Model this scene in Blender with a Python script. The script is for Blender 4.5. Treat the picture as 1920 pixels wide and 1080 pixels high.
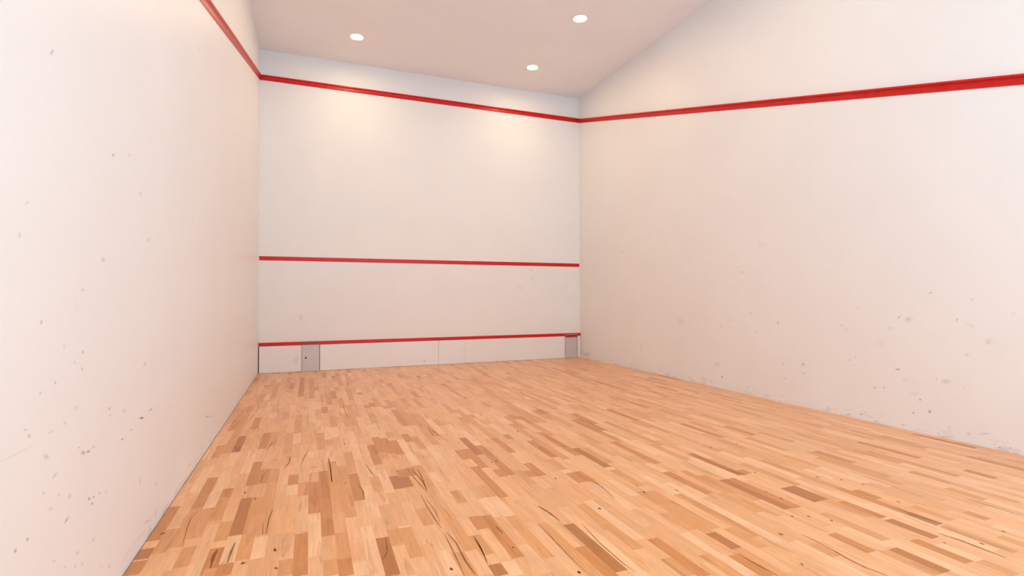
import bpy, bmesh, math, random
from mathutils import Vector, Matrix

for o in list(bpy.data.objects):
    bpy.data.objects.remove(o, do_unlink=True)
SC = bpy.context.scene
COL = SC.collection

# ------------------------------------------------------------------ camera
FPX, YAW, PITCH, ROLL = 969.5, 0.37305, 0.01648, -0.00251
CAM = Vector((0.7488, -9.034, 1.2003))
W, H, LEN = 5.7245, 5.132, 10.2          # court width, ceiling height, length
ZO, SLOPE = 4.646, 0.2727                # out line at the front wall, fall along the side walls

def make_camera():
    cd = bpy.data.cameras.new('camera')
    cd.sensor_width = 36.0
    cd.lens = FPX / 1920 * 36.0
    cd.clip_start = 0.05
    cam = bpy.data.objects.new('camera', cd)
    COL.objects.link(cam)
    cy, sy, cp, sp = math.cos(YAW), math.sin(YAW), math.cos(PITCH), math.sin(PITCH)
    fwd = Vector((sy * cp, cy * cp, sp)); right = Vector((cy, -sy, 0)); up = right.cross(fwd)
    cr, sr = math.cos(ROLL), math.sin(ROLL)
    r2 = right * cr + up * sr; u2 = up * cr - right * sr
    m = Matrix((r2, u2, -fwd)).transposed().to_4x4()
    m.translation = CAM
    cam.matrix_world = m
    SC.camera = cam
make_camera()

# ------------------------------------------------------------------ light and exposure
SC.view_settings.view_transform = 'Standard'
SC.view_settings.look = 'None'
SC.view_settings.gamma = 1.0
SC.view_settings.use_curve_mapping = False
SC.view_settings.exposure = -0.04

SKY = 6.0                                 # overcast daylight behind the glazed back of the court
LOW_FILL_COL = (0.45, 0.75, 0.99)
SKY_COL = (0.51, 0.59, 0.675)
LENS_E = 176.0                            # radiance of the lamp lens
LENS_COL = (1.0, 0.72, 0.435)
world = bpy.data.worlds.new('world'); SC.world = world
world.use_nodes = True
# added glow below the horizon to lift ceiling and upper walls, overcast sky above it, seen through the glass at the back
wn = world.node_tree; bg = wn.nodes['Background']
wg = wn.nodes.new('ShaderNodeTexCoord'); wsx = wn.nodes.new('ShaderNodeSeparateXYZ'); wr = wn.nodes.new('ShaderNodeMapRange')
wn.links.new(wg.outputs['Generated'], wsx.inputs[0]); wn.links.new(wsx.outputs['Z'], wr.inputs['Value'])
wr.inputs['From Min'].default_value = -0.12; wr.inputs['From Max'].default_value = 0.0
wm = wn.nodes.new('ShaderNodeMix'); wm.data_type = 'RGBA'
wn.links.new(wr.outputs['Result'], wm.inputs['Factor'])
wm.inputs['A'].default_value = (*LOW_FILL_COL, 1); wm.inputs['B'].default_value = (*SKY_COL, 1)
wn.links.new(wm.outputs['Result'], bg.inputs['Color'])
bg.inputs['Strength'].default_value = SKY

# ------------------------------------------------------------------ helpers
def tag(o, label=None, cat=None, group=None, kind=None):
    if label: o['label'] = label
    if cat: o['category'] = cat
    if group: o['group'] = group
    if kind: o['kind'] = kind
    return o

def link(name, bm, mats, parent=None, smooth=False):
    me = bpy.data.meshes.new(name)
    bm.normal_update()
    bm.to_mesh(me); bm.free()
    for m in (mats if isinstance(mats, (list, tuple)) else [mats]):
        me.materials.append(m)
    if smooth:
        for p in me.polygons: p.use_smooth = True
    o = bpy.data.objects.new(name, me)
    COL.objects.link(o)
    if parent: o.parent = parent
    return o

def empty(name, loc):
    o = bpy.data.objects.new(name, None)
    o.location = loc; o.empty_display_size = 0.1
    COL.objects.link(o)
    return o

def box(bm, lo, hi, mi=0, bevel=0.0):
    x0, y0, z0 = lo; x1, y1, z1 = hi
    vs = [bm.verts.new(p) for p in ((x0,y0,z0),(x1,y0,z0),(x1,y1,z0),(x0,y1,z0),(x0,y0,z1),(x1,y0,z1),(x1,y1,z1),(x0,y1,z1))]
    fs = [bm.faces.new([vs[i] for i in q]) for q in ((0,3,2,1),(4,5,6,7),(0,1,5,4),(1,2,6,5),(2,3,7,6),(3,0,4,7))]
    for f in fs: f.material_index = mi
    if bevel:
        es = list({e for f in fs for e in f.edges})
        bmesh.ops.bevel(bm, geom=es, offset=bevel, segments=2, affect='EDGES', profile=0.6)

def mat(name):
    m = bpy.data.materials.new(name); m.use_nodes = True
    nt = m.node_tree; b = nt.nodes['Principled BSDF']
    return m, nt, b

def N(nt, t, **kw):
    n = nt.nodes.new(t)
    for k, v in kw.items(): setattr(n, k, v)
    return n

def ramp(nt, fac, stops):
    r = N(nt, 'ShaderNodeValToRGB')
    e = r.color_ramp.elements
    while len(e) < len(stops): e.new(0.5)
    for s, (p, c) in zip(e, stops):
        s.position = p; s.color = (*c, 1)
    nt.links.new(fac, r.inputs['Fac'])
    return r

# ------------------------------------------------------------------ materials
def wall_material(name, base, rough, dirt=0.0, floor_dirt=0.0, bump=0.02, spec=0.4):
    """painted plaster: rubbed, slightly glossy, with small ball scuffs; attribute 'mark' carries hand placed scuffs"""
    m, nt, b = mat(name)
    L = nt.links.new
    geo = N(nt, 'ShaderNodeNewGeometry')
    n1 = N(nt, 'ShaderNodeTexNoise'); n1.inputs['Scale'].default_value = 1.3; n1.inputs['Detail'].default_value = 3
    L(geo.outputs['Position'], n1.inputs['Vector'])
    mot = ramp(nt, n1.outputs['Fac'], [(0.3, tuple(c * 0.975 for c in base)), (0.7, base)])
    col = mot.outputs['Color']
    if dirt:
        n2 = N(nt, 'ShaderNodeTexNoise'); n2.inputs['Scale'].default_value = 9.0; n2.inputs['Detail'].default_value = 2
        mp = N(nt, 'ShaderNodeMapping'); mp.inputs['Scale'].default_value = (1, 1.6, 0.7)
        L(geo.outputs['Position'], mp.inputs['Vector']); L(mp.outputs['Vector'], n2.inputs['Vector'])
        r2 = ramp(nt, n2.outputs['Fac'], [(0.68, (0, 0, 0)), (0.80, (1, 1, 1))])
        sp = N(nt, 'ShaderNodeSeparateXYZ'); L(geo.outputs['Position'], sp.inputs['Vector'])
        hr = N(nt, 'ShaderNodeMapRange'); L(sp.outputs['Z'], hr.inputs['Value'])
        hr.inputs['From Min'].default_value = 0.0; hr.inputs['From Max'].default_value = 2.6
        hr.inputs['To Min'].default_value = dirt; hr.inputs['To Max'].default_value = 0.0
        mu = N(nt, 'ShaderNodeMath', operation='MULTIPLY'); L(r2.outputs['Color'], mu.inputs[0]); L(hr.outputs['Result'], mu.inputs[1])
        mx = N(nt, 'ShaderNodeMix', data_type='RGBA'); L(mu.outputs[0], mx.inputs['Factor'])
        L(col, mx.inputs['A']); mx.inputs['B'].default_value = (0.45, 0.40, 0.36, 1)
        col = mx.outputs['Result']
        if floor_dirt:
            # scuffed band where the wall meets the floor boards
            n3 = N(nt, 'ShaderNodeTexNoise'); n3.inputs['Scale'].default_value = 22; n3.inputs['Detail'].default_value = 4
            mp3 = N(nt, 'ShaderNodeMapping'); mp3.inputs['Scale'].default_value = (1, 0.35, 1)
            L(geo.outputs['Position'], mp3.inputs['Vector']); L(mp3.outputs['Vector'], n3.inputs['Vector'])
            r3 = ramp(nt, n3.outputs['Fac'], [(0.54, (0, 0, 0)), (0.66, (1, 1, 1))])
            h3 = N(nt, 'ShaderNodeMapRange'); L(sp.outputs['Z'], h3.inputs['Value'])
            h3.inputs['From Min'].default_value = 0.0; h3.inputs['From Max'].default_value = 0.11
            h3.inputs['To Min'].default_value = floor_dirt; h3.inputs['To Max'].default_value = 0.0
            mu3 = N(nt, 'ShaderNodeMath', operation='MULTIPLY'); L(r3.outputs['Color'], mu3.inputs[0]); L(h3.outputs['Result'], mu3.inputs[1])
            mx3 = N(nt, 'ShaderNodeMix', data_type='RGBA'); L(mu3.outputs[0], mx3.inputs['Factor'])
            L(col, mx3.inputs['A']); mx3.inputs['B'].default_value = (0.42, 0.31, 0.22, 1)
            col = mx3.outputs['Result']
    L(col, b.inputs['Base Color'])
    b.inputs['Roughness'].default_value = rough
    b.inputs['Specular IOR Level'].default_value = spec
    n4 = N(nt, 'ShaderNodeTexNoise'); n4.inputs['Scale'].default_value = 45; n4.inputs['Detail'].default_value = 3
    L(geo.outputs['Position'], n4.inputs['Vector'])
    bp = N(nt, 'ShaderNodeBump'); bp.inputs['Strength'].default_value = bump; bp.inputs['Distance'].default_value = 0.01
    L(n4.outputs['Fac'], bp.inputs['Height']); L(bp.outputs['Normal'], b.inputs['Normal'])
    return m

def scuff_material():
    """ball marks and grime: a dark film whose density is the mesh attribute 'mark'"""
    m, nt, b = mat('scuff_mark')
    L = nt.links.new
    at = N(nt, 'ShaderNodeAttribute', attribute_name='mark')
    no = N(nt, 'ShaderNodeTexNoise'); no.inputs['Scale'].default_value = 120; no.inputs['Detail'].default_value = 3
    geo = N(nt, 'ShaderNodeNewGeometry'); L(geo.outputs['Position'], no.inputs['Vector'])
    r = N(nt, 'ShaderNodeMapRange'); L(no.outputs['Fac'], r.inputs['Value'])
    r.inputs['From Min'].default_value = 0.3; r.inputs['From Max'].default_value = 0.65
    r.inputs['To Min'].default_value = 0.45; r.inputs['To Max'].default_value = 1.0
    mu = N(nt, 'ShaderNodeMath', operation='MULTIPLY'); L(at.outputs['Fac'], mu.inputs[0]); L(r.outputs['Result'], mu.inputs[1])
    L(mu.outputs[0], b.inputs['Alpha'])
    b.inputs['Base Color'].default_value = (0.27, 0.21, 0.19, 1)
    b.inputs['Roughness'].default_value = 0.6
    return m

WALL = (0.92, 0.905, 0.89)
M_WALL = wall_material('white_wall_paint', WALL, 0.42, dirt=0.07, floor_dirt=0.28)
M_FRONT = wall_material('front_wall_paint', WALL, 0.50, dirt=0.05, spec=0.25)
M_CEIL = wall_material('ceiling_paint', (0.965, 0.925, 0.91), 0.8, spec=0.2)
M_BACK = wall_material('back_wall_paint', WALL, 0.6)
M_SCUFF = scuff_material()

def red_material():
    m, nt, b = mat('red_paint')
    L = nt.links.new
    geo = N(nt, 'ShaderNodeNewGeometry')
    n1 = N(nt, 'ShaderNodeTexNoise'); n1.inputs['Scale'].default_value = 14; n1.inputs['Detail'].default_value = 4
    L(geo.outputs['Position'], n1.inputs['Vector'])
    r = ramp(nt, n1.outputs['Fac'], [(0.3, (0.58, 0.009, 0.009)), (0.7, (0.68, 0.013, 0.011))])
    L(r.outputs['Color'], b.inputs['Base Color'])
    b.inputs['Roughness'].default_value = 0.33
    b.inputs['Specular IOR Level'].default_value = 0.35
    return m
M_RED = red_material()

def plain(name, col, rough=0.5, metal=0.0, spec=0.5):
    m, nt, b = mat(name)
    geo = N(nt, 'ShaderNodeNewGeometry')
    n1 = N(nt, 'ShaderNodeTexNoise'); n1.inputs['Scale'].default_value = 30; n1.inputs['Detail'].default_value = 3
    nt.links.new(geo.outputs['Position'], n1.inputs['Vector'])
    r = ramp(nt, n1.outputs['Fac'], [(0.3, tuple(c * 0.92 for c in col)), (0.7, col)])
    nt.links.new(r.outputs['Color'], b.inputs['Base Color'])
    b.inputs['Roughness'].default_value = rough; b.inputs['Metallic'].default_value = metal
    b.inputs['Specular IOR Level'].default_value = spec
    return m
M_GAP = plain('dark_gap', (0.07, 0.05, 0.035), 0.9)
M_TIN = wall_material('tin_paint', WALL, 0.35, dirt=0.05)
M_PLATE = plain('grey_plate', (0.66, 0.61, 0.60), 0.32, 0.1)
M_PLATE_EDGE = plain('dark_plate_edge', (0.22, 0.19, 0.18), 0.5)
M_SCREW = plain('dark_screw', (0.06, 0.045, 0.05), 0.4, 0.6)
M_TAPE = plain('dark_red_tape', (0.40, 0.022, 0.012), 0.3)
M_TRIM = plain('white_lamp_ring', (0.85, 0.83, 0.80), 0.4)

def floor_material():
    """maple strip parquet; corner attribute 'wood' = strip colour, 'seed' = per strip offset of the grain"""
    m, nt, b = mat('maple_strip_floor')
    L = nt.links.new
    geo = N(nt, 'ShaderNodeNewGeometry')
    at = N(nt, 'ShaderNodeAttribute', attribute_name='wood')
    se = N(nt, 'ShaderNodeAttribute', attribute_name='seed')
    off = N(nt, 'ShaderNodeCombineXYZ'); L(se.outputs['Fac'], off.inputs['Z']); L(se.outputs['Fac'], off.inputs['Y'])
    add = N(nt, 'ShaderNodeVectorMath', operation='ADD'); L(geo.outputs['Position'], add.inputs[0]); L(off.outputs['Vector'], add.inputs[1])
    # fine long grain
    mp = N(nt, 'ShaderNodeMapping'); mp.inputs['Scale'].default_value = (90, 4.5, 1); L(add.outputs[0], mp.inputs['Vector'])
    g1 = N(nt, 'ShaderNodeTexNoise'); g1.inputs['Scale'].default_value = 1; g1.inputs['Detail'].default_value = 4; g1.inputs['Distortion'].default_value = 0.4
    L(mp.outputs['Vector'], g1.inputs['Vector'])
    # broad figure
    mp2 = N(nt, 'ShaderNodeMapping'); mp2.inputs['Scale'].default_value = (22, 4.0, 1); L(add.outputs[0], mp2.inputs['Vector'])
    g2 = N(nt, 'ShaderNodeTexNoise'); g2.inputs['Scale'].default_value = 1; g2.inputs['Detail'].default_value = 2.5; g2.inputs['Distortion'].default_value = 1.2
    L(mp2.outputs['Vector'], g2.inputs['Vector'])
    r1 = N(nt, 'ShaderNodeMapRange'); L(g1.outputs['Fac'], r1.inputs['Value'])
    r1.inputs['From Min'].default_value = 0.25; r1.inputs['From Max'].default_value = 0.75
    r1.inputs['To Min'].default_value = 0.90; r1.inputs['To Max'].default_value = 1.08
    r2 = N(nt, 'ShaderNodeMapRange'); L(g2.outputs['Fac'], r2.inputs['Value'])
    r2.inputs['From Min'].default_value = 0.3; r2.inputs['From Max'].default_value = 0.7
    r2.inputs['To Min'].default_value = 0.92; r2.inputs['To Max'].default_value = 1.05
    mu = N(nt, 'ShaderNodeMath', operation='MULTIPLY'); L(r1.outputs['Result'], mu.inputs[0]); L(r2.outputs['Result'], mu.inputs[1])
    sc = N(nt, 'ShaderNodeVectorMath', operation='SCALE'); L(at.outputs['Color'], sc.inputs[0]); L(mu.outputs[0], sc.inputs['Scale'])
    # occasional heartwood flame: sharp edged darker band inside a strip
    mp3 = N(nt, 'ShaderNodeMapping'); mp3.inputs['Scale'].default_value = (16, 1.5, 1); L(add.outputs[0], mp3.inputs['Vector'])
    g3 = N(nt, 'ShaderNodeTexNoise'); g3.inputs['Scale'].default_value = 1; g3.inputs['Detail'].default_value = 1.5
    L(mp3.outputs['Vector'], g3.inputs['Vector'])
    r3 = ramp(nt, g3.outputs['Fac'], [(0.63, (0, 0, 0)), (0.645, (0.55, 0.55, 0.55)), (0.72, (0.3, 0.3, 0.3))])
    mx = N(nt, 'ShaderNodeMix', data_type='RGBA'); L(r3.outputs['Color'], mx.inputs['Factor'])
    L(sc.outputs[0], mx.inputs['A'])
    hw = N(nt, 'ShaderNodeMix', data_type='RGBA', blend_type='MULTIPLY'); hw.inputs['Factor'].default_value = 1.0
    L(sc.outputs[0], hw.inputs['A']); hw.inputs['B'].default_value = (0.74, 0.62, 0.50, 1)
    L(hw.outputs['Result'], mx.inputs['B'])
    L(mx.outputs['Result'], b.inputs['Base Color'])
    n5 = N(nt, 'ShaderNodeTexNoise'); n5.inputs['Scale'].default_value = 3.0; n5.inputs['Detail'].default_value = 3
    L(geo.outputs['Position'], n5.inputs['Vector'])
    rr = N(nt, 'ShaderNodeMapRange'); L(n5.outputs['Fac'], rr.inputs['Value'])
    rr.inputs['To Min'].default_value = 0.24; rr.inputs['To Max'].default_value = 0.36
    L(rr.outputs['Result'], b.inputs['Roughness'])
    b.inputs['Specular IOR Level'].default_value = 0.33
    bp = N(nt, 'ShaderNodeBump'); bp.inputs['Strength'].default_value = 0.03; bp.inputs['Distance'].default_value = 0.002
    L(g1.outputs['Fac'], bp.inputs['Height']); L(bp.outputs['Normal'], b.inputs['Normal'])
    return m
M_FLOOR = floor_material()
M_KNOT = plain('dark_wood_knot', (0.22, 0.07, 0.02), 0.5, spec=.2)
M_VEIN = plain('brown_mineral_streak', (0.30, 0.105, 0.03), 0.5, spec=.2)
# S 0.06222251322209297
#drop c1 1350,290,1190,940,A
#drop c7 720,890,790,1075,C
#drop c7 780,760,900,1060,Z
# 200
STRIPS = {
  0: [(-6.332, -6.204, 4), (-6.187, -6.078, 5), (-5.994, -5.548, 4)],
  1: [(-6.151, -5.875, 3), (-5.861, -5.336, 1), (-4.246, -3.82, 1), (-3.764, -3.31, 4)],
  2: [(-6.349, -6.142, 1), (-6.117, -5.629, 3), (-5.608, -5.085, 4), (-4.513, -4.281, 3), (-3.408, -2.619, 3)],
  3: [(-6.336, -6.132, 3), (-6.04, -5.644, 3), (-4.504, -4.008, 5), (-2.459, -1.93, 3), (-1.372, -1.257, 4)],
  4: [(-6.32, -6.071, 1), (-6.071, -5.89, 1), (-5.845, -5.519, 3), (-5.503, -5.343, 4), (-4.515, -4.311, 1), (-3.774, -3.287, 4)],
  5: [(-6.395, -6.194, 4), (-6.12, -5.882, 3), (-5.073, -4.501, 0)],
  6: [(-6.483, -6.374, 4), (-6.374, -6.085, 0), (-6.078, -5.558, 5), (-5.336, -4.826, 4)],
  7: [(-6.366, -6.088, 3), (-5.329, -5.027, 4), (-1.593, -1.094, 3)],
  8: [(-6.376, -6.14, 0), (-6.124, -5.612, 3), (-5.328, -5.041, 3)],
  9: [(-6.138, -5.599, 2), (-5.588, -5.402, 1), (-4.714, -4.044, 3)],
  10: [(-6.581, -6.433, 3), (-6.146, -5.621, 2), (-5.611, -5.423, 0), (-4.078, -3.32, 3), (-2.262, -0.686, 4)],
  11: [(-6.608, -6.18, 4), (-6.16, -5.649, 1), (-5.642, -5.399, 3), (-3.302, -3.106, 0)],
  12: [(-6.63, -6.462, 1), (-6.456, -5.949, 0), (-5.943, -5.424, 4), (-4.869, -4.699, 0), (-2.442, -0.843, 3)],
  13: [(-6.655, -6.507, 3), (-6.496, -6.263, 2), (-6.257, -5.75, 4), (-5.75, -5.218, 4), (-4.678, -4.177, 3), (-4.146, -3.647, 0)],
  14: [(-6.68, -6.522, 4), (-5.984, -5.538, 3), (-4.572, -4.395, 3)],
  15: [(-6.705, -6.584, 0), (-6.574, -6.385, 2), (-6.071, -5.615, 3), (-3.973, -3.486, 3), (-0.821, -0.286, 4)],
  16: [(-5.846, -5.348, 4), (-5.33, -4.824, 3)],
  17: [(-6.752, -6.377, 5), (-6.127, -5.608, 0), (-5.057, -4.87, 0), (-3.994, -3.422, 3)],
  18: [(-6.778, -6.489, 1), (-6.468, -6.297, 3), (-6.238, -5.964, 2), (-5.744, -5.459, 3), (-3.984, -2.999, 3), (-1.369, -0.788, 3)],
  19: [(-6.636, -6.306, 3), (-6.284, -5.788, 2), (-5.748, -5.337, 0), (-5.216, -4.696, 4)],
  20: [(-6.525, -5.986, 1), (-5.745, -5.499, 5), (-4.924, -4.468, 4)],
  21: [(-6.85, -6.611, 0), (-6.325, -6.093, 3), (-5.739, -5.544, 5), (-5.544, -5.386, 4), (-3.97, -3.524, 3), (-3.234, -3.101, 4), (-2.41, -2.264, 4)],
  22: [(-5.539, -5.369, 4), (-5.035, -4.625, 4), (-4.544, -4.348, 3), (-3.2, -2.98, 4)],
  23: [(-6.898, -6.675, 1), (-6.664, -6.14, 3), (-5.338, -4.618, 0), (-3.228, -2.703, 3)],
  24: [(-6.925, -6.825, 5), (-6.734, -6.522, 3), (-4.724, -4.462, 4), (-3.354, -3.183, 3)],
  25: [(-6.95, -6.822, 0), (-6.472, -6.305, 4), (-4.187, -3.434, 4), (-3.336, -2.885, 3)],
  26: [(-6.811, -6.318, 4), (-4.188, -3.454, 3)],
  27: [(-6.36, -6.082, 0)],
  28: [(-6.866, -6.376, 3), (-6.082, -5.882, 3)],
  29: [(-6.55, -6.116, 2), (-5.341, -5.092, 4)],
  30: [(-7.035, -6.521, 3), (-5.567, -5.089, 4), (-3.456, -2.897, 3)],
  31: [(-6.825, -6.544, 1), (-5.779, -5.632, 4), (-5.269, -4.771, 5), (-4.739, -4.271, 0)],
  32: [(-7.086, -6.585, 5), (-5.771, -5.309, 4)],
  34: [(-6.379, -6.081, 2), (-5.857, -5.734, 4), (-4.311, -4.032, 3)],
  35: [(-6.948, -6.657, 3), (-5.861, -5.585, 4), (-5.315, -4.87, 4)],
  36: [(-7.225, -7.064, 3), (-3.965, -3.561, 0)],
  37: [(-7.253, -6.881, 4), (-4.957, -4.797, 4)],
  38: [(-6.073, -5.881, 4), (-5.811, -5.567, 3)],
  39: [(-7.315, -7.104, 3), (-6.552, -6.133, 0), (-6.071, -5.874, 4), (-5.536, -5.06, 4)],
  40: [(-7.318, -6.89, 0)],
  41: [(-7.356, -7.155, 4), (-6.879, -6.658, 3), (-6.658, -6.385, 2)],
  42: [(-7.113, -6.94, 5), (-5.561, -4.844, 4)],
  43: [(-6.91, -6.355, 3), (-6.262, -5.934, 3), (-5.874, -5.39, 5), (-4.522, -4.217, 4)],
  44: [(-7.154, -6.93, 3), (-4.516, -4.146, 3)],
  45: [(-7.283, -7.061, 2), (-4.547, -3.71, 3)],
  47: [(-5.018, -4.482, 2), (-4.222, -4.024, 4)],
  48: [(-7.342, -7.211, 3), (-6.528, -6.11, 4), (-4.223, -4.0, 4)],
  49: [(-6.842, -6.543, 3)],
  50: [(-6.573, -6.132, 3), (-5.053, -4.538, 4)],
  51: [(-7.374, -7.172, 4), (-5.013, -4.513, 4), (-3.617, -3.005, 3)],
  52: [(-7.612, -7.386, 3), (-6.868, -6.37, 5)],
  53: [(-7.612, -7.387, 5), (-7.368, -7.142, 0), (-6.876, -6.368, 4)],
  55: [(-6.344, -5.841, 5), (-2.314, -1.925, 3)],
  56: [(-7.599, -7.366, 4), (-6.855, -6.621, 5), (-6.343, -6.263, 4), (-4.238, -3.984, 3)],
  57: [(-7.736, -7.607, 3), (-7.439, -7.111, 2), (-6.853, -6.619, 5)],
  58: [(-7.394, -7.167, 5), (-7.143, -6.903, 4)],
  59: [(-6.286, -5.886, 0), (-4.822, -4.264, 4)],
  60: [(-6.773, -6.525, 2)],
  61: [(-7.622, -7.32, 3), (-7.309, -7.155, 5)],
  62: [(-6.958, -6.812, 4)],
  64: [(-5.581, -5.071, 4)],
  66: [(-7.366, -7.258, 3)],
  67: [(-4.981, -4.46, 3)],
  70: [(-7.383, -7.153, 2), (-6.453, -6.151, 4)],
  71: [(-5.897, -5.567, 3)],
  72: [(-3.392, -3.242, 3)],
  73: [(-7.298, -7.158, 3), (-6.959, -6.719, 3), (-1.992, -1.521, 3)],
  79: [(-7.013, -6.839, 4), (-5.128, -4.735, 3)],
}
KNOTS = [(3.615, -4.326), (2.471, -4.759), (2.281, -6.47), (3.986, -5.766), (5.277, -5.741), (5.003, -5.757), (3.979, -6.66), (3.347, -7.066), (3.283, -6.982), (3.201, -6.947), (2.961, -7.081), (2.804, -7.333), (1.844, -7.024), (2.02, -5.452), (2.661, -6.358), (3.576, -6.344), (3.356, -6.635), (3.354, -6.744), (3.822, -2.279), (3.883, -6.566), (4.663, -0.477), (0.871, -1.601), (1.214, -4.36), (1.02, -4.575), (0.382, -5.448), (0.598, -6.311), (0.473, -6.398), (0.613, -6.499), (1.335, -6.795), (0.45, -5.592), (0.97, -5.519), (1.845, -7.028), (2.28, -6.472), (2.262, -5.948), (1.66, -6.712), (3.981, -6.655), (4.035, -6.763), (3.941, -7.032), (3.621, -7.443), (4.038, -7.478), (3.778, -7.516), (1.021, -4.588), (1.414, -4.595), (2.022, -5.464), (1.979, -5.474), (2.37, -4.027), (2.479, -4.748), (2.263, -5.943), (0.385, -5.467), (0.601, -6.322), (0.618, -6.506)]
STREAKS = [
  ([(0.561, -5.791), (0.547, -5.925), (0.547, -6.126)], 0.008),
  ([(0.167, -5.663), (0.153, -5.769), (0.16, -5.9), (0.182, -6.125)], 0.006),
  ([(0.414, -6.163), (0.409, -6.256), (0.407, -6.372)], 0.012),
  ([(0.522, -5.968), (0.531, -6.119)], 0.005),
  ([(0.066, -5.911), (0.049, -5.927)], 0.03),
  ([(0.345, -6.21), (0.338, -6.278), (0.344, -6.393)], 0.02),
  ([(0.489, -6.396), (0.463, -6.408)], 0.012),
  ([(0.89, -5.2), (0.887, -5.467)], 0.01),
  ([(1.384, -5.409), (1.405, -5.655), (1.424, -5.872)], 0.008),
  ([(1.412, -5.409), (1.427, -5.543), (1.437, -5.687), (1.429, -5.848)], 0.01),
  ([(1.45, -5.424), (1.451, -5.553), (1.433, -5.797)], 0.01),
  ([(1.382, -5.881), (1.378, -6.086), (1.384, -6.285), (1.391, -6.389)], 0.008),
  ([(1.397, -5.97), (1.408, -6.157), (1.398, -6.317)], 0.006),
  ([(1.389, -6.437), (1.384, -6.633), (1.374, -6.867)], 0.006),
  ([(1.403, -6.443), (1.418, -6.562), (1.412, -6.752), (1.419, -6.881)], 0.01),
  ([(1.106, -6.382), (1.095, -6.529), (1.063, -6.604)], 0.01),
  ([(1.042, -5.567), (1.06, -5.701), (1.056, -5.85)], 0.01),
  ([(1.515, -6.522), (1.513, -6.643), (1.509, -6.743)], 0.008),
  ([(1.658, -6.465), (1.664, -6.558)], 0.014),
  ([(1.972, -6.308), (1.989, -6.403), (1.999, -6.53)], 0.016),
  ([(1.879, -6.514), (1.876, -6.688), (1.871, -6.867), (1.871, -7.034)], 0.006),
  ([(2.465, -6.059), (2.466, -6.191), (2.445, -6.372)], 0.007),
  ([(1.522, -6.536), (1.515, -6.654), (1.499, -6.806)], 0.01),
  ([(2.092, -6.599), (2.068, -6.82), (2.065, -7.03), (2.07, -7.113)], 0.007),
  ([(2.961, -7.074), (2.965, -7.096)], 0.02),
  ([(3.058, -7.124), (3.06, -7.209), (3.052, -7.316)], 0.007),
  ([(2.866, -6.387), (2.867, -6.431)], 0.01),
  ([(2.612, -7.151), (2.613, -7.248), (2.622, -7.362)], 0.01),
  ([(3.443, -6.222), (3.459, -6.346), (3.498, -6.351)], 0.012),
  ([(3.056, -7.287), (3.041, -7.361), (3.038, -7.453), (3.06, -7.536)], 0.01),
  ([(3.707, -7.37), (3.722, -7.456), (3.719, -7.561), (3.717, -7.639)], 0.014),
  ([(3.769, -7.154), (3.763, -7.232), (3.744, -7.35)], 0.005),
  ([(3.837, -7.081), (3.833, -7.166), (3.844, -7.303)], 0.01),
  ([(4.357, -7.147), (4.364, -7.216), (4.363, -7.391)], 0.008),
  ([(0.19, -4.302), (0.211, -4.404), (0.227, -4.501)], 0.012),
  ([(0.232, -4.319), (0.231, -4.412), (0.239, -4.505)], 0.008),
  ([(0.471, -4.293), (0.456, -4.385), (0.439, -4.552)], 0.01),
  ([(0.619, -4.765), (0.616, -4.924), (0.59, -5.063)], 0.012),
  ([(0.744, -4.641), (0.717, -4.825), (0.692, -5.049)], 0.008),
  ([(0.75, -5.126), (0.781, -5.103), (0.807, -5.122)], 0.008),
  ([(0.881, -4.951), (0.888, -5.217), (0.889, -5.464)], 0.008),
  ([(0.46, -5.308), (0.459, -5.181), (0.482, -5.09)], 0.008),
  ([(0.527, -4.83), (0.505, -4.811)], 0.01),
  ([(0.881, -4.89), (0.891, -5.091), (0.887, -5.464)], 0.008),
  ([(1.13, -5.168), (1.143, -5.354), (1.162, -5.462)], 0.008),
  ([(1.5, -4.804), (1.5, -4.944), (1.499, -5.096)], 0.006),
  ([(1.767, -4.281), (1.748, -4.595), (1.776, -4.766)], 0.008),
  ([(1.774, -4.283), (1.785, -4.555), (1.807, -4.778)], 0.008),
  ([(1.096, -2.998), (1.101, -3.339), (1.107, -3.717)], 0.008),
  ([(2.462, -6.046), (2.468, -6.126), (2.462, -6.24)], 0.008),
  ([(3.013, -3.99), (2.996, -4.223)], 0.01),
  ([(3.219, -4.516), (3.228, -4.774), (3.229, -5.021)], 0.01),
]
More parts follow.
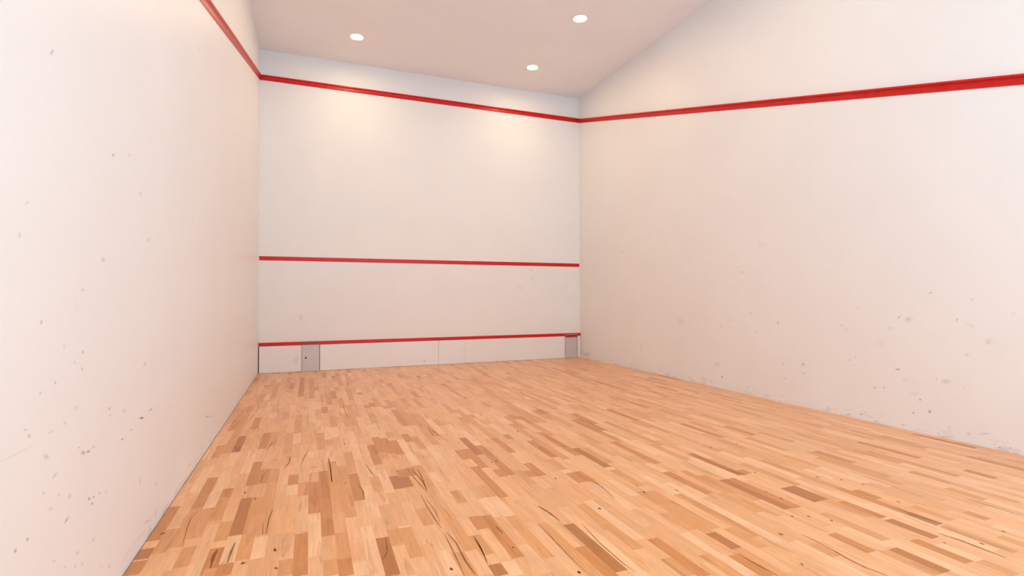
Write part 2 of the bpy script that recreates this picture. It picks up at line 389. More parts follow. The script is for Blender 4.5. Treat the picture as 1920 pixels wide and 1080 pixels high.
MARKS_LEFT = [
  (-7.0295, 1.9624, 0.0088, 0.013, 0.0097, 0.0022, 0.5),
  (-6.486, 1.7807, 0.0185, 0.0047, 0.0002, -0.0065, 0.6),
  (-6.2868, 1.8318, -0.0003, 0.0094, 0.0219, 0.0056, 0.2),
  (-7.2078, 1.3733, -0.0002, 0.0088, 0.0113, 0.0013, 0.3),
  (-6.5848, 1.3472, -0.0141, 0.008, 0.0193, 0.0055, 0.35),
  (-7.0764, 1.1271, 0.0041, 0.0075, 0.0081, -0.0014, 0.5),
  (-6.7682, 1.0074, -0.0002, 0.0076, 0.014, -0.0014, 0.45),
  (-6.7712, 0.9474, -0.0003, 0.0094, 0.0093, -0.0012, 0.4),
  (-6.0699, 0.6221, 0.0431, -0.0094, 0.0002, -0.0051, 0.75),
  (-4.3563, 0.2624, 0.0935, -0.02, 0.0003, -0.0084, 0.8),
  (-4.1655, 0.2259, 0.076, -0.0162, 0.0003, -0.0066, 0.6),
  (-6.9807, 0.9324, -0.0065, 0.0089, 0.0069, 0.0001, 0.45),
  (-7.0775, 0.9139, 0.0055, 0.0065, 0.0062, -0.0022, 0.35),
  (-6.4988, 0.7537, 0.0181, -0.0036, 0.0002, -0.0065, 0.4),
  (-6.8345, 0.9774, 0.0087, -0.001, 0.0002, -0.0073, 0.3),
  (-6.9188, 1.0397, 0.012, -0.0011, 0.0002, -0.0087, 0.2),
  (-5.9826, 1.486, 0.0075, 0.0139, 0.0272, 0.0014, 0.25),
  (-4.9299, 1.7413, 0.0351, 0.005, 0.0005, -0.0146, 0.15),
  (-6.1195, 1.6921, -0.0004, 0.0126, 0.0249, 0.0047, 0.25),
  (-4.7551, 2.9959, -0.0006, 0.0153, 0.0386, 0.0174, 0.3),
  (-7.1697, 1.47, 0.0058, 0.0063, 0.0078, -0.001, 0.3),
  (-6.7743, 1.2286, 0.014, 0.0002, 0.0002, -0.0057, 0.35),
  (-6.0262, 0.8743, 0.0218, 0.0087, 0.0115, -0.0033, 0.5),
  (-5.9281, 0.6315, 0.0334, 0.0028, 0.0135, -0.0065, 0.3),
  (-7.161, 0.8261, 0.012, -0.0028, 0.0001, -0.003, 0.5),
  (-7.1401, 0.8031, 0.0123, -0.0031, 0.0002, -0.0077, 0.4),
  (-6.7558, 0.6485, 0.0237, -0.0066, 0.0002, -0.0076, 0.6),
  (-6.7091, 0.64, 0.0213, -0.001, 0.0075, -0.0071, 0.6),
  (-6.6619, 0.6428, 0.0157, 0.0009, 0.0067, -0.0048, 0.4),
  (-6.7904, 0.6757, 0.0105, -0.0064, -0.0057, -0.0013, 0.35),
  (-6.0634, 0.6222, 0.0346, -0.0075, 0.0002, -0.0051, 0.8),
  (-6.3412, 0.5903, 0.0172, -0.0044, 0.0002, -0.0058, 0.7),
  (-6.221, 0.6023, 0.0306, -0.0073, 0.0001, -0.0048, 0.35),
  (-6.697, 0.4642, 0.0125, -0.0045, 0.0002, -0.0059, 0.9),
  (-6.6537, 0.4556, 0.0104, -0.0037, 0.0001, -0.004, 0.9),
  (-6.6682, 0.4363, 0.0097, -0.0049, -0.0051, -0.0037, 0.8),
  (-6.5975, 0.4505, 0.011, -0.0038, 0.0001, -0.0041, 0.6),
  (-6.5241, 0.431, 0.0117, -0.0041, 0.0002, -0.0064, 0.3),
  (-6.8856, 0.463, 0.0182, 0.0066, 0.0071, -0.0046, 0.6),
  (-7.1424, 0.5102, 0.004, 0.004, 0.0072, -0.0044, 0.7),
  (-7.2079, 0.5077, 0.0046, 0.0047, 0.0079, -0.0051, 0.7),
  (-7.0356, 0.7145, 0.021, -0.006, 0.0003, -0.0098, 0.3),
  (-6.9758, 0.6378, 0.019, 0.0043, 0.0086, -0.006, 0.3),
  (-7.048, 0.6085, 0.007, -0.008, -0.0087, 0.0007, 0.35),
  (-6.944, 0.5645, -0.0002, 0.0069, 0.0058, -0.002, 0.4),
  (-6.4924, 0.724, -0.0002, 0.0065, 0.0121, -0.0026, 0.4),
  (-6.9062, 0.7887, 0.0158, -0.0117, -0.0061, -0.0009, 0.3),
  (-7.0063, 0.7819, 0.0218, 0.0006, 0.0037, -0.0038, 0.25),
  (-7.1939, 0.7707, 0.1098, -0.004, 0.0019, -0.0025, 0.2),
  (-6.0841, 0.3265, -0.0008, 0.0255, 0.0126, -0.0042, 0.3),
  (-5.805, 0.0736, -0.0008, 0.0253, 0.0206, -0.0079, 0.35),
  (-5.9612, 0.0869, 0.0569, -0.009, 0.012, -0.0088, 0.3),
  (-6.6523, 0.2969, 0.0128, 0.0031, 0.0091, -0.0059, 0.35),
  (-6.8123, 0.2744, -0.0002, 0.0074, 0.0089, -0.0043, 0.35),
  (-6.7519, 0.2537, 0.0165, -0.0012, 0.0067, -0.0059, 0.3),
  (-6.9742, 0.3696, 0.0149, -0.007, 0.0001, -0.0034, 0.35),
  (-6.8935, 0.3109, 0.0122, -0.0059, 0.0001, -0.0035, 0.35),
  (-6.7938, 0.3118, 0.0227, -0.0104, 0.0003, -0.0093, 0.2),
  (-7.0001, 0.5428, 0.0182, -0.0069, 0.0002, -0.0067, 0.2),
  (-5.7944, 0.2144, 0.0256, 0.0036, 0.0181, -0.0089, 0.3),
  (-6.5698, 0.1578, 0.0226, -0.0109, 0.0002, -0.0062, 0.15),
  (-6.4839, 0.1164, 0.0179, 0.0025, 0.0106, -0.0072, 0.25),
  (-6.8633, 0.5332, 0.0169, -0.006, 0.0003, -0.0108, 0.25),
  (-6.8206, 0.821, 0.0124, 0.0028, 0.0063, -0.0038, 0.35),
  (-6.3203, 0.7079, 0.0282, -0.0058, 0.0003, -0.0116, 0.2),
  (-5.9097, 0.6321, 0.0338, 0.0028, 0.0137, -0.0066, 0.3),
]
MARKS_RIGHT = [
  (-5.9427, 1.0028, -0.0082, 0.0149, -0.0059, -0.0034, 0.7),
  (-6.0231, 0.9851, -0.0394, 0.0016, 0.0004, -0.0285, 0.35),
  (-6.0232, 0.9931, -0.0088, 0.0003, 0.0001, -0.0095, 0.5),
  (-6.3947, 0.9973, -0.0002, 0.0154, -0.0057, 0.0002, 0.6),
  (-6.4891, 0.9582, -0.0431, -0.0277, 0.0056, -0.0115, 0.2),
  (-6.6049, 0.8383, -0.0341, 0.0027, 0.0004, -0.0294, 0.25),
  (-6.6047, 0.8243, -0.0053, 0.0113, -0.0044, -0.0028, 0.5),
  (-6.5041, 1.1665, -0.009, 0.0, 0.0002, -0.0129, 0.4),
  (-6.2038, 1.2232, -0.0164, -0.0001, 0.0001, -0.0092, 0.45),
  (-4.9597, 0.4576, -0.0194, 0.0024, 0.0002, -0.0173, 0.5),
  (-4.9628, 0.3621, -0.0323, 0.0044, 0.0002, -0.0115, 0.3),
  (-5.4829, 0.5647, -0.0108, 0.0012, 0.0001, -0.0105, 0.5),
  (-5.5335, 0.6, -0.0111, -0.0098, 0.0057, -0.0062, 0.35),
  (-5.9269, 0.5296, -0.0228, 0.003, 0.0001, -0.0097, 0.75),
  (-5.7179, 0.3315, -0.0099, 0.0016, 0.0001, -0.0101, 0.7),
  (-5.8058, 0.3458, -0.0096, 0.0016, 0.0001, -0.0099, 0.7),
  (-6.2381, 0.4885, -0.0002, 0.0136, -0.006, 0.0009, 0.55),
  (-6.3067, 0.4793, -0.0388, 0.0059, 0.0003, -0.0224, 0.45),
  (-6.1085, 0.2896, -0.0106, 0.002, 0.0001, -0.0093, 0.8),
  (-6.0524, 0.1633, -0.0087, 0.0018, 0.0001, -0.0094, 0.9),
  (-6.1825, 0.201, -0.0123, 0.0025, 0.0002, -0.0138, 0.85),
  (-5.4629, 0.0233, -0.0271, 0.0057, 0.0001, -0.0079, 0.6),
  (-5.5873, 0.053, -0.0147, 0.0084, -0.0034, -0.0089, 0.55),
  (-5.6306, 0.0825, -0.0145, 0.0082, -0.0025, -0.0067, 0.4),
  (-5.73, 0.0163, -0.0295, 0.0066, 0.0001, -0.0075, 0.5),
  (-5.9653, 0.0369, -0.0179, 0.0041, 0.0001, -0.0072, 0.35),
  (-6.2475, 0.0265, -0.006, 0.0015, 0.0002, -0.0136, 0.4),
  (-6.3271, 0.0977, -0.0116, 0.0027, 0.0003, -0.0178, 0.2),
  (-6.6662, 0.0265, -0.01, 0.0027, 0.0001, -0.0062, 0.6),
  (-6.7317, 0.0374, -0.0097, 0.0026, 0.0001, -0.0061, 0.6),
  (-6.633, 0.0382, -0.0068, 0.0018, 0.0001, -0.0083, 0.5),
  (-6.5713, 0.1058, -0.0414, 0.0101, 0.0001, -0.0084, 0.3),
  (-6.4644, 0.0796, -0.0182, 0.0045, 0.0001, -0.0086, 0.3),
  (-6.7632, 0.0058, -0.0253, 0.0071, 0.0001, -0.006, 0.4),
  (-5.4433, 0.866, -0.0082, 0.0005, 0.0001, -0.008, 0.6),
  (-5.4013, 0.9028, -0.0167, 0.0009, 0.0002, -0.0161, 0.2),
  (-6.4614, 0.7187, -0.0183, 0.0019, 0.0002, -0.013, 0.2),
  (-5.7729, 0.7554, -0.0578, 0.0048, 0.0006, -0.0399, 0.12),
  (-5.986, 0.4466, -0.0355, 0.0053, 0.0003, -0.0239, 0.15),
  (-6.7627, 1.0597, -0.0191, 0.0006, 0.0002, -0.0162, 0.12),
  (-6.0577, 0.3319, -0.0431, 0.0075, 0.0003, -0.0236, 0.15),
  (-6.4391, 0.4487, -0.0074, 0.0012, 0.0001, -0.0065, 0.3),
  (-5.8704, 0.9022, -0.0187, 0.001, 0.0002, -0.0147, 0.2),
  (-5.5664, 1.0756, -0.0105, 0.0002, 0.0003, -0.0208, 0.15),
  (-1.5031, 1.9522, -0.0322, -0.0026, 0.0002, -0.0228, 0.4),
  (-0.1069, 1.9059, -0.0424, -0.0028, 0.0002, -0.0209, 0.6),
  (-0.2953, 1.3682, -0.0307, -0.0005, 0.0002, -0.0154, 0.5),
  (-4.1212, 1.4962, -0.0253, -0.0011, 0.0002, -0.0132, 0.35),
  (-3.4661, 1.3037, -0.0303, -0.0005, 0.0002, -0.0144, 0.3),
  (-4.2531, 0.9925, -0.0305, 0.0097, -0.0054, -0.012, 0.35),
  (-4.6404, 0.8865, -0.0108, 0.0005, 0.0002, -0.0122, 0.9),
  (-3.9367, 0.8957, -0.0266, 0.0011, 0.0001, -0.0101, 0.4),
  (-2.9805, 0.842, -0.0797, 0.0034, 0.0006, -0.0537, 0.2),
  (-3.6906, 0.3039, -0.0661, 0.008, 0.0004, -0.0349, 0.3),
  (-3.7759, 0.156, -0.0186, 0.0027, 0.0002, -0.0138, 0.8),
  (-2.0227, 0.3716, -0.0009, 0.0773, -0.0115, 0.001, 0.5),
  (-3.218, 0.0131, -0.0162, 0.0024, 0.0004, -0.0371, 0.35),
  (-3.4514, 0.0883, -0.1575, 0.0073, 0.0018, -0.0088, 0.3),
  (-3.5803, 0.0626, -0.0193, -0.0215, 0.0103, -0.0058, 0.35),
  (-2.6755, 0.0339, -0.0247, 0.0034, 0.0001, -0.0119, 0.6),
  (-0.2291, 0.075, -0.123, 0.0127, 0.0004, -0.0412, 0.45),
  (-0.3431, 0.0868, -0.0501, -0.0387, 0.0354, -0.0139, 0.5),
  (-0.5989, 0.0029, -0.0958, 0.0109, 0.0002, -0.0199, 0.3),
  (-0.0738, 0.117, -0.0847, 0.0083, 0.0006, -0.0627, 0.35),
  (-1.2681, 0.0104, -0.1335, 0.0162, 0.0001, -0.0139, 0.3),
  (-1.8561, 0.017, -0.1446, 0.0036, 0.004, -0.0134, 0.3),
  (-2.2774, 0.0094, -0.1056, 0.0029, 0.0029, -0.0102, 0.3),
  (-4.4251, 1.8028, -0.0689, -0.0065, 0.0005, -0.0379, 0.12),
  (-3.5817, 1.6577, -0.0294, -0.0019, 0.0002, -0.0142, 0.2),
  (-4.3394, 0.7709, -0.0315, 0.002, 0.0002, -0.0127, 0.2),
  (-4.7084, 0.4382, -0.0106, 0.0013, 0.0002, -0.012, 0.4),
  (-4.7193, 0.2733, -0.021, 0.0031, 0.0001, -0.009, 0.4),
  (-4.1962, 0.089, -0.041, 0.0066, 0.0002, -0.0195, 0.2),
  (-0.9333, 2.1666, -0.0722, -0.007, 0.0003, -0.029, 0.15),
  (-3.7666, 0.7991, -0.0186, 0.001, 0.0002, -0.0138, 0.25),
]
MARKS_FRONT = [
  (4.6733, 1.7025, 0.0555, 0.0009, -0.0, -0.0061, 0.45),
  (4.6301, 1.6432, 0.0066, 0.0001, -0.0002, -0.0609, 0.3),
  (4.7039, 1.6691, 0.0222, 0.0003, -0.0, -0.0061, 0.3),
  (4.7036, 1.5798, 0.0556, 0.0007, -0.0, -0.0061, 0.45),
  (4.6666, 1.5421, 0.0066, 0.0001, -0.0002, -0.0508, 0.3),
  (4.7442, 1.5452, 0.0278, 0.0003, -0.0, -0.0061, 0.35),
  (4.7096, 1.5143, 0.0333, 0.0003, -0.0001, -0.0153, 0.35),
  (4.4225, 1.3774, 0.0163, 0.0001, -0.0001, -0.0201, 0.35),
  (4.4744, 1.3608, 0.0129, 0.0021, 0.0075, -0.0397, 0.55),
  (5.4925, 2.1037, 0.0353, 0.0011, -0.0001, -0.0262, 0.2),
  (0.6163, 0.8711, 0.028, -0.0005, 0.0002, -0.0431, 0.3),
  (0.6206, 0.7297, 0.008, -0.0002, 0.0005, -0.1205, 0.12),
  (0.6053, 0.5151, 0.1767, -0.0058, 0.0, -0.0086, 0.12),
]
MARKS_TIN = [
  (0.5384, 0.1826, 0.0476, -0.0022, 0.0002, -0.0599, 0.25),
  (0.5691, 0.2347, 0.0079, -0.0004, 0.0002, -0.06, 0.35),
  (0.5571, 0.1415, 0.0238, -0.0012, 0.0001, -0.0171, 0.35),
  (0.0644, 0.0151, 0.0091, -0.0005, 0.0, -0.0101, 0.9),
  (2.6223, 0.0784, 0.0113, -0.0005, 0.0, -0.0187, 0.8),
  (2.7883, 0.0842, 0.0239, -0.0011, 0.0, -0.0113, 0.3),
  (2.5772, 0.1233, 0.0075, -0.0003, 0.0, -0.028, 0.2),
]

# ------------------------------------------------------------------ floor
TONES = [(0.95, 0.548, 0.294), (0.9, 0.475, 0.23), (0.85, 0.422, 0.189), (0.765, 0.344, 0.129), (0.66, 0.257, 0.074), (0.51, 0.184, 0.051)]
def build_floor():
    rnd = random.Random(11)
    bm = bmesh.new()
    cw = bm.loops.layers.float_color.new('wood')
    cs = bm.loops.layers.float.new('seed')
    n = 92; s = W / n; Y0 = -LEN; Y1 = -0.003
    def face(i, y0, y1, tone, jit=0.03):
        j = 1 + rnd.uniform(-jit, jit); hue = rnd.uniform(-0.02, 0.02)
        c = TONES[tone]
        c = (c[0] * j * (1 + hue * .3), c[1] * j, c[2] * j * (1 - hue * 1.5))
        x0 = max(i * s, 0.005); x1 = min((i + 1) * s, W - 0.003)
        vs = [bm.verts.new(p) for p in ((x0, y0, 0), (x1, y0, 0), (x1, y1, 0), (x0, y1, 0))]
        f = bm.faces.new(vs); f.material_index = 0
        sd = rnd.uniform(0, 40)
        for l in f.loops: l[cw] = (*c, 1); l[cs] = sd
    for i in range(n):
        spec = sorted(STRIPS.get(i, []))
        cur = Y0
        gaps = []
        for (a, b_, t) in spec:
            a = max(a, cur)
            if a > cur + 0.005: gaps.append((cur, a))
            else: a = cur
            if b_ > a: face(i, a, b_, t); cur = b_
        gaps.append((cur, Y1))
        far = i * s > 2.4
        for (a, b_) in gaps:
            y = a
            while y < b_ - 1e-4:
                l = rnd.choice((0.2, 0.28, 0.34, 0.4, 0.46, 0.52, 0.6))
                if b_ - (y + l) < 0.12: l = b_ - y
                ym = y + l / 2
                dark = 1.0 if (ym > -3.6 or far) else 0.55
                r = rnd.random()
                t = 0 if r < .13 else 1 if r < .58 else 2 if r < .93 - .06 * dark else 3 if r < 1 - .025 * dark else 4
                face(i, y, y + l, t)
                y += l
    def flat(pts, mi, z):
        f = bm.faces.new([bm.verts.new((x, y, z)) for x, y in pts]); f.material_index = mi
        for l in f.loops: l[cw] = (.3, .15, .05, 1)
    for (x, y) in KNOTS:
        r = rnd.uniform(0.005, 0.010)
        flat([(x + r * .8 * math.cos(a) * rnd.uniform(.8, 1.1), y + r * 1.3 * math.sin(a) * rnd.uniform(.8, 1.1)) for a in [k * math.tau / 9 for k in range(9)]], 1, 0.0006)
    for pts, w in STREAKS:
        # tapered ribbon through the points
        P = [Vector((x, y)) for x, y in pts]
        Q = []
        for a, b_ in zip(P, P[1:]):
            for k in range(4): Q.append(a.lerp(b_, k / 4))
        Q.append(P[-1]); m_ = len(Q)
        Lp, Rp = [], []
        for k, q in enumerate(Q):
            d = (Q[min(k + 1, m_ - 1)] - Q[max(k - 1, 0)]).normalized(); nn = Vector((-d.y, d.x))
            h = w * .38 * (0.25 + 0.75 * math.sin(math.pi * (k + .5) / m_)) * rnd.uniform(.75, 1.2)
            Lp.append(q + nn * h); Rp.append(q - nn * h)
        for k in range(m_ - 1):
            flat([Lp[k], Rp[k], Rp[k + 1], Lp[k + 1]], 2, 0.0005)
    # dark sub-floor seen in the expansion gap
    vs = [bm.verts.new(p) for p in ((-0.02, Y0, -0.012), (W + .02, Y0, -0.012), (W + .02, 0.02, -0.012), (-0.02, 0.02, -0.012))]
    f = bm.faces.new(vs); f.material_index = 3
    o = link('floor', bm, [M_FLOOR, M_KNOT, M_VEIN, M_GAP])
    tag(o, kind='structure')
build_floor()

# ------------------------------------------------------------------ walls and ceiling (slabs with real thickness)
def add_marks(bm, marks, axis, val, sgn, mi=1):
    """soft edged smudges lying 0.4 mm proud of a wall; attribute 'mark' fades from centre to rim"""
    lay = bm.verts.layers.float.get('mark') or bm.verts.layers.float.new('mark')
    K = 14
    for (c, cz, ax, az, bx, bz, st) in marks:
        area = abs(ax * bz - az * bx)
        if area > 4e-4: st *= 0.6
        def P(u, v):
            h = c + u * ax + v * bx; z = cz + u * az + v * bz
            return (val + sgn, h, z) if axis == 0 else (h, val + sgn, z)
        rings = []
        for rr, s_ in ((0.0, st * .8), (0.5, st * 0.55), (1.2, 0.0)):
            if rr == 0:
                v = bm.verts.new(P(0, 0)); v[lay] = s_; rings.append([v]); continue
            ring = []
            for k in range(K):
                a = k * math.tau / K
                v = bm.verts.new(P(rr * math.cos(a), rr * math.sin(a))); v[lay] = s_; ring.append(v)
            rings.append(ring)
        for k in range(K):
            k2 = (k + 1) % K
            f = bm.faces.new((rings[0][0], rings[1][k], rings[1][k2])); f.material_index = mi
            f = bm.faces.new((rings[1][k], rings[2][k], rings[2][k2], rings[1][k2])); f.material_index = mi

T = 0.2
bm = bmesh.new(); bm.verts.layers.float.new('mark'); box(bm, (-T, -LEN, -0.02), (0, T, H + .0))
add_marks(bm, MARKS_LEFT, 0, 0.0, 0.0006); tag(link('wall_left', bm, [M_WALL, M_SCUFF]), kind='structure')
bm = bmesh.new(); bm.verts.layers.float.new('mark'); box(bm, (W, -LEN, -0.02), (W + T, T, H))
add_marks(bm, MARKS_RIGHT, 0, W, -0.0006); tag(link('wall_right', bm, [M_WALL, M_SCUFF]), kind='structure')
bm = bmesh.new(); bm.verts.layers.float.new('mark'); box(bm, (0, 0, -0.02), (W, T, H))
add_marks(bm, MARKS_FRONT, 1, 0.0, -0.0006); tag(link('wall_front', bm, [M_FRONT, M_SCUFF]), kind='structure')

LAMPS = [(x, y) for y in (-0.955, -2.63, -5.3, -8.0) for x in (1.40, 4.30)]
LAMP_R = 0.092
def build_ceiling():
    """slab with a round hole for every recessed lamp"""
    bm = bmesh.new()
    xs = [-T]; ys = [-LEN - T]
    c = 0.16
    for x in (1.40, 4.30): xs += [x - c, x + c]
    xs.append(W + T)
    for y in sorted({p[1] for p in LAMPS}): ys += [y - c, y + c]
    ys.append(T)
    def quad(p):
        bm.faces.new([bm.verts.new(q) for q in p])
    for a in range(len(xs) - 1):
        for b_ in range(len(ys) - 1):
            x0, x1, y0, y1 = xs[a], xs[a + 1], ys[b_], ys[b_ + 1]
            cx, cy = (x0 + x1) / 2, (y0 + y1) / 2
            if any(abs(cx - lx) < .01 and abs(cy - ly) < .01 for lx, ly in LAMPS):
                K = 32
                for k in range(K):
                    a0, a1 = k * math.tau / K, (k + 1) * math.tau / K
                    def sq(t):
                        u, v = math.cos(t), math.sin(t); m_ = max(abs(u), abs(v)); return (cx + u / m_ * c, cy + v / m_ * c, H)
                    def ci(t): return (cx + LAMP_R * math.cos(t), cy + LAMP_R * math.sin(t), H)
                    quad((sq(a0), ci(a0), ci(a1), sq(a1)))
            else:
                quad(((x0, y0, H), (x0, y1, H), (x1, y1, H), (x1, y0, H)))
    quad(((xs[0], ys[0], H + T), (xs[-1], ys[0], H + T), (xs[-1], ys[-1], H + T), (xs[0], ys[-1], H + T)))
    for (p, q) in (((xs[0], ys[0]), (xs[-1], ys[0])), ((xs[-1], ys[0]), (xs[-1], ys[-1])), ((xs[-1], ys[-1]), (xs[0], ys[-1])), ((xs[0], ys[-1]), (xs[0], ys[0]))):
        quad(((*p, H), (*q, H), (*q, H + T), (*p, H + T)))
    bmesh.ops.remove_doubles(bm, verts=bm.verts, dist=1e-5)
    tag(link('ceiling', bm, M_CEIL), kind='structure')
build_ceiling()

# back wall with an assumed, unseen glazed opening, widened for more daylight (behind the camera)
GX0, GX1, GZ1 = 0.45, 5.2, 3.6
def build_back():
    bm = bmesh.new(); y0, y1 = -LEN - T, -LEN
    box(bm, (-T, y0, -0.02), (GX0, y1, H)); box(bm, (GX1, y0, -0.02), (W + T, y1, H)); box(bm, (GX0, y0, GZ1), (GX1, y1, H))
    box(bm, (GX0, y0, -0.02), (GX1, y1, 0.0))
    tag(link('wall_back', bm, M_BACK), kind='structure')
    fr = bmesh.new(); t = 0.05; ya, yb = -LEN - 0.12, -LEN - 0.06
    box(fr, (GX0, ya, 0), (GX0 + t, yb, GZ1), bevel=.004); box(fr, (GX1 - t, ya, 0), (GX1, yb, GZ1), bevel=.004)
    box(fr, (GX0 + t, ya, GZ1 - t), (GX1 - t, yb, GZ1), bevel=.004); box(fr, (GX0 + t, ya, 0), (GX1 - t, yb, t), bevel=.004)
    mid = (GX0 + GX1) / 2; box(fr, (mid - .03, ya, t), (mid + .03, yb, GZ1 - t), bevel=.004)
    root = link('window_1', fr, M_TRIM); tag(root, kind='structure')
    g, nt, b = mat('clear_glass')
    tr = N(nt, 'ShaderNodeBsdfTransparent'); gl = N(nt, 'ShaderNodeBsdfGlossy'); gl.inputs['Roughness'].default_value = 0.02
    mx = N(nt, 'ShaderNodeMixShader'); mx.inputs['Fac'].default_value = 0.06
    nt.links.new(tr.outputs[0], mx.inputs[1]); nt.links.new(gl.outputs[0], mx.inputs[2])
    nt.links.new(mx.outputs[0], nt.nodes['Material Output'].inputs['Surface'])
    gb = bmesh.new(); box(gb, (GX0 + t, -LEN - .094, t), (GX1 - t, -LEN - .086, GZ1 - t))
    link('glass_pane', gb, g, root)
build_back()

# ------------------------------------------------------------------ red out-of-court rails (concave profile with an overhanging lip)
PROF = [(0.0, 0.0), (0.006, 0.0), (0.008, 0.018), (0.008, 0.044), (0.011, 0.053), (0.020, 0.0585), (0.031, 0.060), (0.033, 0.062), (0.033, 0.076), (0.031, 0.078), (0.0, 0.079)]
def rail(name, origin, direction, normal, length, label, seams=()):
    """sweep PROF along direction; seams are narrow gaps between lengths of rail"""
    d = Vector(direction).normalized(); n = Vector(normal)
    up = Vector((0, 0, 1))
    bm = bmesh.new()
    cuts = [0.0] + [c for s_ in seams for c in (s_ - 0.0008, s_ + 0.0008)] + [length]
    for a, b_ in zip(cuts[::2], cuts[1::2]):
        ra, rb = [], []
        for (u, v) in PROF:
            ra.append(bm.verts.new(Vector(origin) + d * a + n * u + up * v))
            rb.append(bm.verts.new(Vector(origin) + d * b_ + n * u + up * v))
        for k in range(len(PROF) - 1):
            bm.faces.new((ra[k], ra[k + 1], rb[k + 1], rb[k]))
        bm.faces.new((ra[-1], ra[0], rb[0], rb[-1]))
        bm.faces.new(ra[::-1]); bm.faces.new(rb)
    bmesh.ops.recalc_face_normals(bm, faces=bm.faces)
    o = link(name, bm, M_RED)
    tag(o, label, 'rail', 'red rails marking the out line')
    return o
SL = math.sqrt(1 + SLOPE ** 2)
rail('out_line_rail', (0.0005, -0.0006, ZO), (1, 0, 0), (0, -1, 0), W - .001, 'red level rail across the top of the front wall under the ceiling', (1.02, 1.28, 4.0))
rail('out_line_rail', (0.0006, -0.028, ZO - SLOPE * .028), (0, -1, -SLOPE), (1, 0, 0), 9.6 * SL, 'red rail sloping steeply down the left wall from the corner', (2.4, 4.8, 7.2))
rail('out_line_rail', (W - .0006, -0.028, ZO - SLOPE * .028), (0, -1, -SLOPE), (-1, 0, 0), 9.6 * SL, 'long red rail descending along the right wall towards the viewer', (2.44, 4.88, 7.3))

# service line: thin red band fixed on the front wall
bm = bmesh.new(); box(bm, (0.006, -0.0030, 1.782), (W - 0.012, -0.0004, 1.848), bevel=.0008)
tag(link('service_line', bm, M_RED), 'thin flat red line halfway up the front wall', 'line')

# ------------------------------------------------------------------ tin along the foot of the front wall
tin = empty('tin_board', (W / 2, -0.012, 0))
tag(tin, 'low white tin board with red top strip along front wall foot', 'tin')
YF = -0.026
def local(bm):
    bmesh.ops.translate(bm, verts=bm.verts, vec=-Vector((W / 2, -0.012, 0)))
    return bm
panels = [(0.014, 0.632), (0.635, 2.8775), (2.8810, 3.349), (3.3515, 5.675)]
for a, b_ in panels:
    bm = bmesh.new(); bm.verts.layers.float.new('mark')
    box(bm, (a, YF, 0.003), (b_, -0.001, 0.425), bevel=.0008)
    add_marks(bm, [m_ for m_ in MARKS_TIN if a <= m_[0] < b_], 1, YF, -0.0008)
    link('panel', local(bm), [M_TIN, M_SCUFF], tin)
bm = bmesh.new(); box(bm, (5.6765, YF + .004, 0.003), (W - 0.010, -0.001, 0.425), bevel=.0008); link('panel', local(bm), M_TIN, tin)
bm = bmesh.new()
for a, b_ in ((0.010, 3.350), (3.352, W - 0.004)):
    box(bm, (a, YF - .004, 0.4255), (b_, -0.001, 0.481), bevel=.003)
link('top_strip', local(bm), M_RED, tin)['label'] = 'red top strip'
bm = bmesh.new(); box(bm, (0.0008, -0.012, 0.002), (0.0135, -0.001, 0.425)); link('end_gap_strip', local(bm), M_GAP, tin)['label'] = 'dark strip in the end gap'

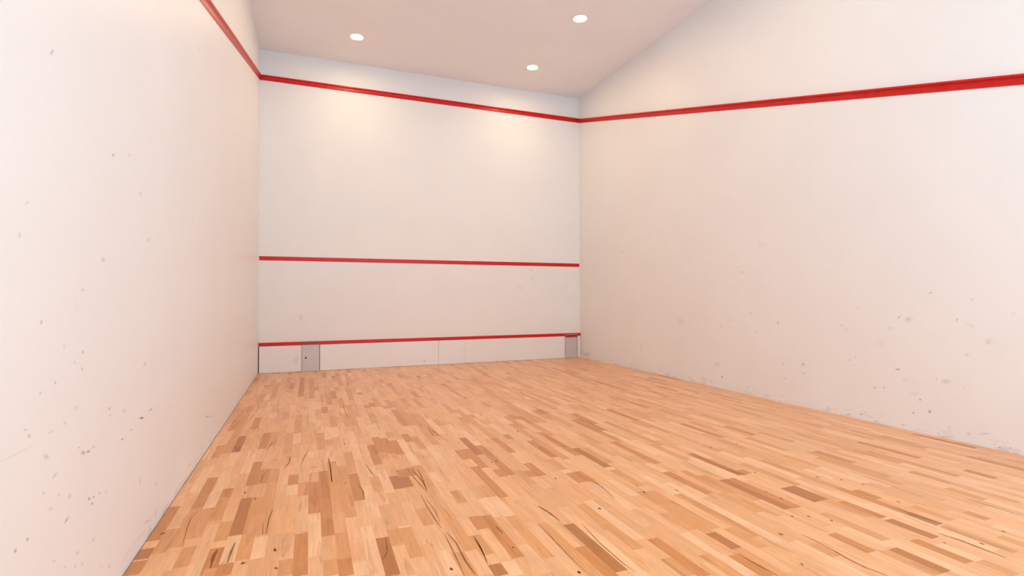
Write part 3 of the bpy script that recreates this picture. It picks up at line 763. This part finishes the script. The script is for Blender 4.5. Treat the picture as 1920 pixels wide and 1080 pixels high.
def cover_plate(x0, x1, z1, label, tape, screw, bent=0.0):
    """thin grey sheet screwed over the tin, its top wrapped in red tape"""
    y0 = YF - 0.0045 - 0.0006
    root = empty('cover_plate', ((x0 + x1) / 2, y0, 0.003)); root.location.z = 0.003
    tag(root, label, 'plate', 'grey cover plates on the tin')
    off = Vector(root.location)
    def fin(bm, name, m, lab=None):
        bmesh.ops.translate(bm, verts=bm.verts, vec=-off)
        o = link(name, bm, m, root)
        if lab: o['label'] = lab
        return o
    bm = bmesh.new()
    NX, NZ = 8, 10
    def Y(u, v):   # slightly dished sheet
        return y0 - bent * (math.sin(math.pi * u) * .6 + .5 * max(0, v - .8) * 3) * v
    G = []
    for dy in (0.0, 0.0016):
        G.append([[bm.verts.new((x0 + (x1 - x0) * i / NX, Y(i / NX, j / NZ) + dy, 0.003 + (z1 - .003) * j / NZ)) for i in range(NX + 1)] for j in range(NZ + 1)])
    for j in range(NZ):
        for i in range(NX):
            bm.faces.new((G[0][j][i], G[0][j][i + 1], G[0][j + 1][i + 1], G[0][j + 1][i]))
            bm.faces.new((G[1][j + 1][i], G[1][j + 1][i + 1], G[1][j][i + 1], G[1][j][i]))
    for j in range(NZ):
        for i in (0, NX): bm.faces.new((G[0][j][i], G[1][j][i], G[1][j + 1][i], G[0][j + 1][i]))
    for i in range(NX):
        for j in (0, NZ): bm.faces.new((G[0][j][i], G[0][j][i + 1], G[1][j][i + 1], G[1][j][i]))
    bmesh.ops.recalc_face_normals(bm, faces=bm.faces)
    fin(bm, 'sheet', M_PLATE)
    for k, ex in enumerate((x0, x1)):
        w = 0.004 if k == 0 else 0.010
        bm = bmesh.new(); box(bm, (ex - w / 2, y0 - .003, 0.003), (ex + w / 2, y0 - .0012, z1 - .002)); fin(bm, 'edge_strip', M_PLATE_EDGE, 'dark edge strip')
    bm = bmesh.new(); box(bm, (x0 + .003, y0 - bent * 1.9 - .0065, tape[0]), (x1 - .003, y0 - bent * 1.9 - .0035, tape[1]), bevel=.0008)
    fin(bm, 'tape', M_TAPE, 'dark red tape band')
    if bent:
        bm = bmesh.new(); box(bm, (x0, y0 - bent * 1.9 - .008, tape[1]), (x1 - .004, y0 + .001, tape[1] + .009), bevel=.0015)
        fin(bm, 'top_flange', plain('bright_metal_flange', (.62, .58, .55), .25, .8), 'bent metal top flange')
    if screw:
        bm = bmesh.new()
        mtx = Matrix.Translation((screw[0], y0 - .004, screw[1])) @ Matrix.Rotation(math.pi / 2, 4, 'X')
        bmesh.ops.create_cone(bm, cap_ends=True, segments=20, radius1=.015, radius2=.011, depth=.006, matrix=mtx)
        fin(bm, 'screw', M_SCREW, 'dark screw head')
    return root
cover_plate(0.634, 0.905, 0.481, 'flat grey cover plate with dark screw at left end of tin', (0.427, 0.482), (0.695, 0.219))
cover_plate(5.378, 5.644, 0.462, 'bent grey cover plate near the right corner of the tin', (0.405, 0.452), None, bent=0.004)

# ------------------------------------------------------------------ recessed ceiling lamps
def emission(name, col, st):
    m = bpy.data.materials.new(name); m.use_nodes = True; nt = m.node_tree
    nt.nodes.clear(); e = nt.nodes.new('ShaderNodeEmission'); o = nt.nodes.new('ShaderNodeOutputMaterial')
    e.inputs['Color'].default_value = (*col, 1); e.inputs['Strength'].default_value = st
    nt.links.new(e.outputs[0], o.inputs['Surface'])
    return m
M_LENS = emission('glowing_lens', LENS_COL, LENS_E)
def ring_bm():
    bm = bmesh.new(); K = 40
    prof = [(LAMP_R - .004, .022), (LAMP_R - .004, -.001), (LAMP_R + .002, -.005), (LAMP_R + .012, -.004), (LAMP_R + .015, -.0008)]
    rings = [[bm.verts.new((r * math.cos(k * math.tau / K), r * math.sin(k * math.tau / K), z)) for k in range(K)] for r, z in prof]
    for a, b_ in zip(rings, rings[1:]):
        for k in range(K): bm.faces.new((a[k], a[(k + 1) % K], b_[(k + 1) % K], b_[k]))
    bmesh.ops.recalc_face_normals(bm, faces=bm.faces)
    return bm
def lens_bm():
    bm = bmesh.new(); K = 40; r0 = LAMP_R - .005
    rings = [[bm.verts.new((r * math.cos(k * math.tau / K), r * math.sin(k * math.tau / K), z)) for k in range(K)] for r, z in ((r0, .004), (r0 * .8, .001), (r0 * .4, -.001))]
    c = bm.verts.new((0, 0, -.0015))
    for a, b_ in zip(rings, rings[1:]):
        for k in range(K): bm.faces.new((a[k], b_[k], b_[(k + 1) % K], a[(k + 1) % K]))
    for k in range(K): bm.faces.new((rings[-1][k], c, rings[-1][(k + 1) % K]))
    bmesh.ops.recalc_face_normals(bm, faces=bm.faces)
    for f in bm.faces:
        if f.normal.z > 0: f.normal_flip()
    return bm
LABELS = {(1.40, -0.955): 'round ceiling downlight at the left nearest the front wall',
          (4.30, -0.955): 'small round ceiling downlight nearest the right corner',
          (4.30, -2.63): 'round ceiling downlight highest in view, nearer the viewer'}
first = None
for (x, y) in LAMPS:
    if first is None:
        root = empty('ceiling_downlight', (x, y, H)); first = root
        parts = [link('trim_ring', ring_bm(), M_TRIM, root, True), link('lens', lens_bm(), M_LENS, root, True)]
        parts[1]['label'] = 'glowing white lens'
    else:
        root = first.copy(); COL.objects.link(root); root.location = (x, y, H)
        for p in parts:
            q = p.copy(); COL.objects.link(q); q.parent = root
    root['label'] = LABELS.get((x, y), 'round ceiling downlight out of view above the top of the picture')
    root['category'] = 'light'
    root['group'] = 'ceiling downlights'
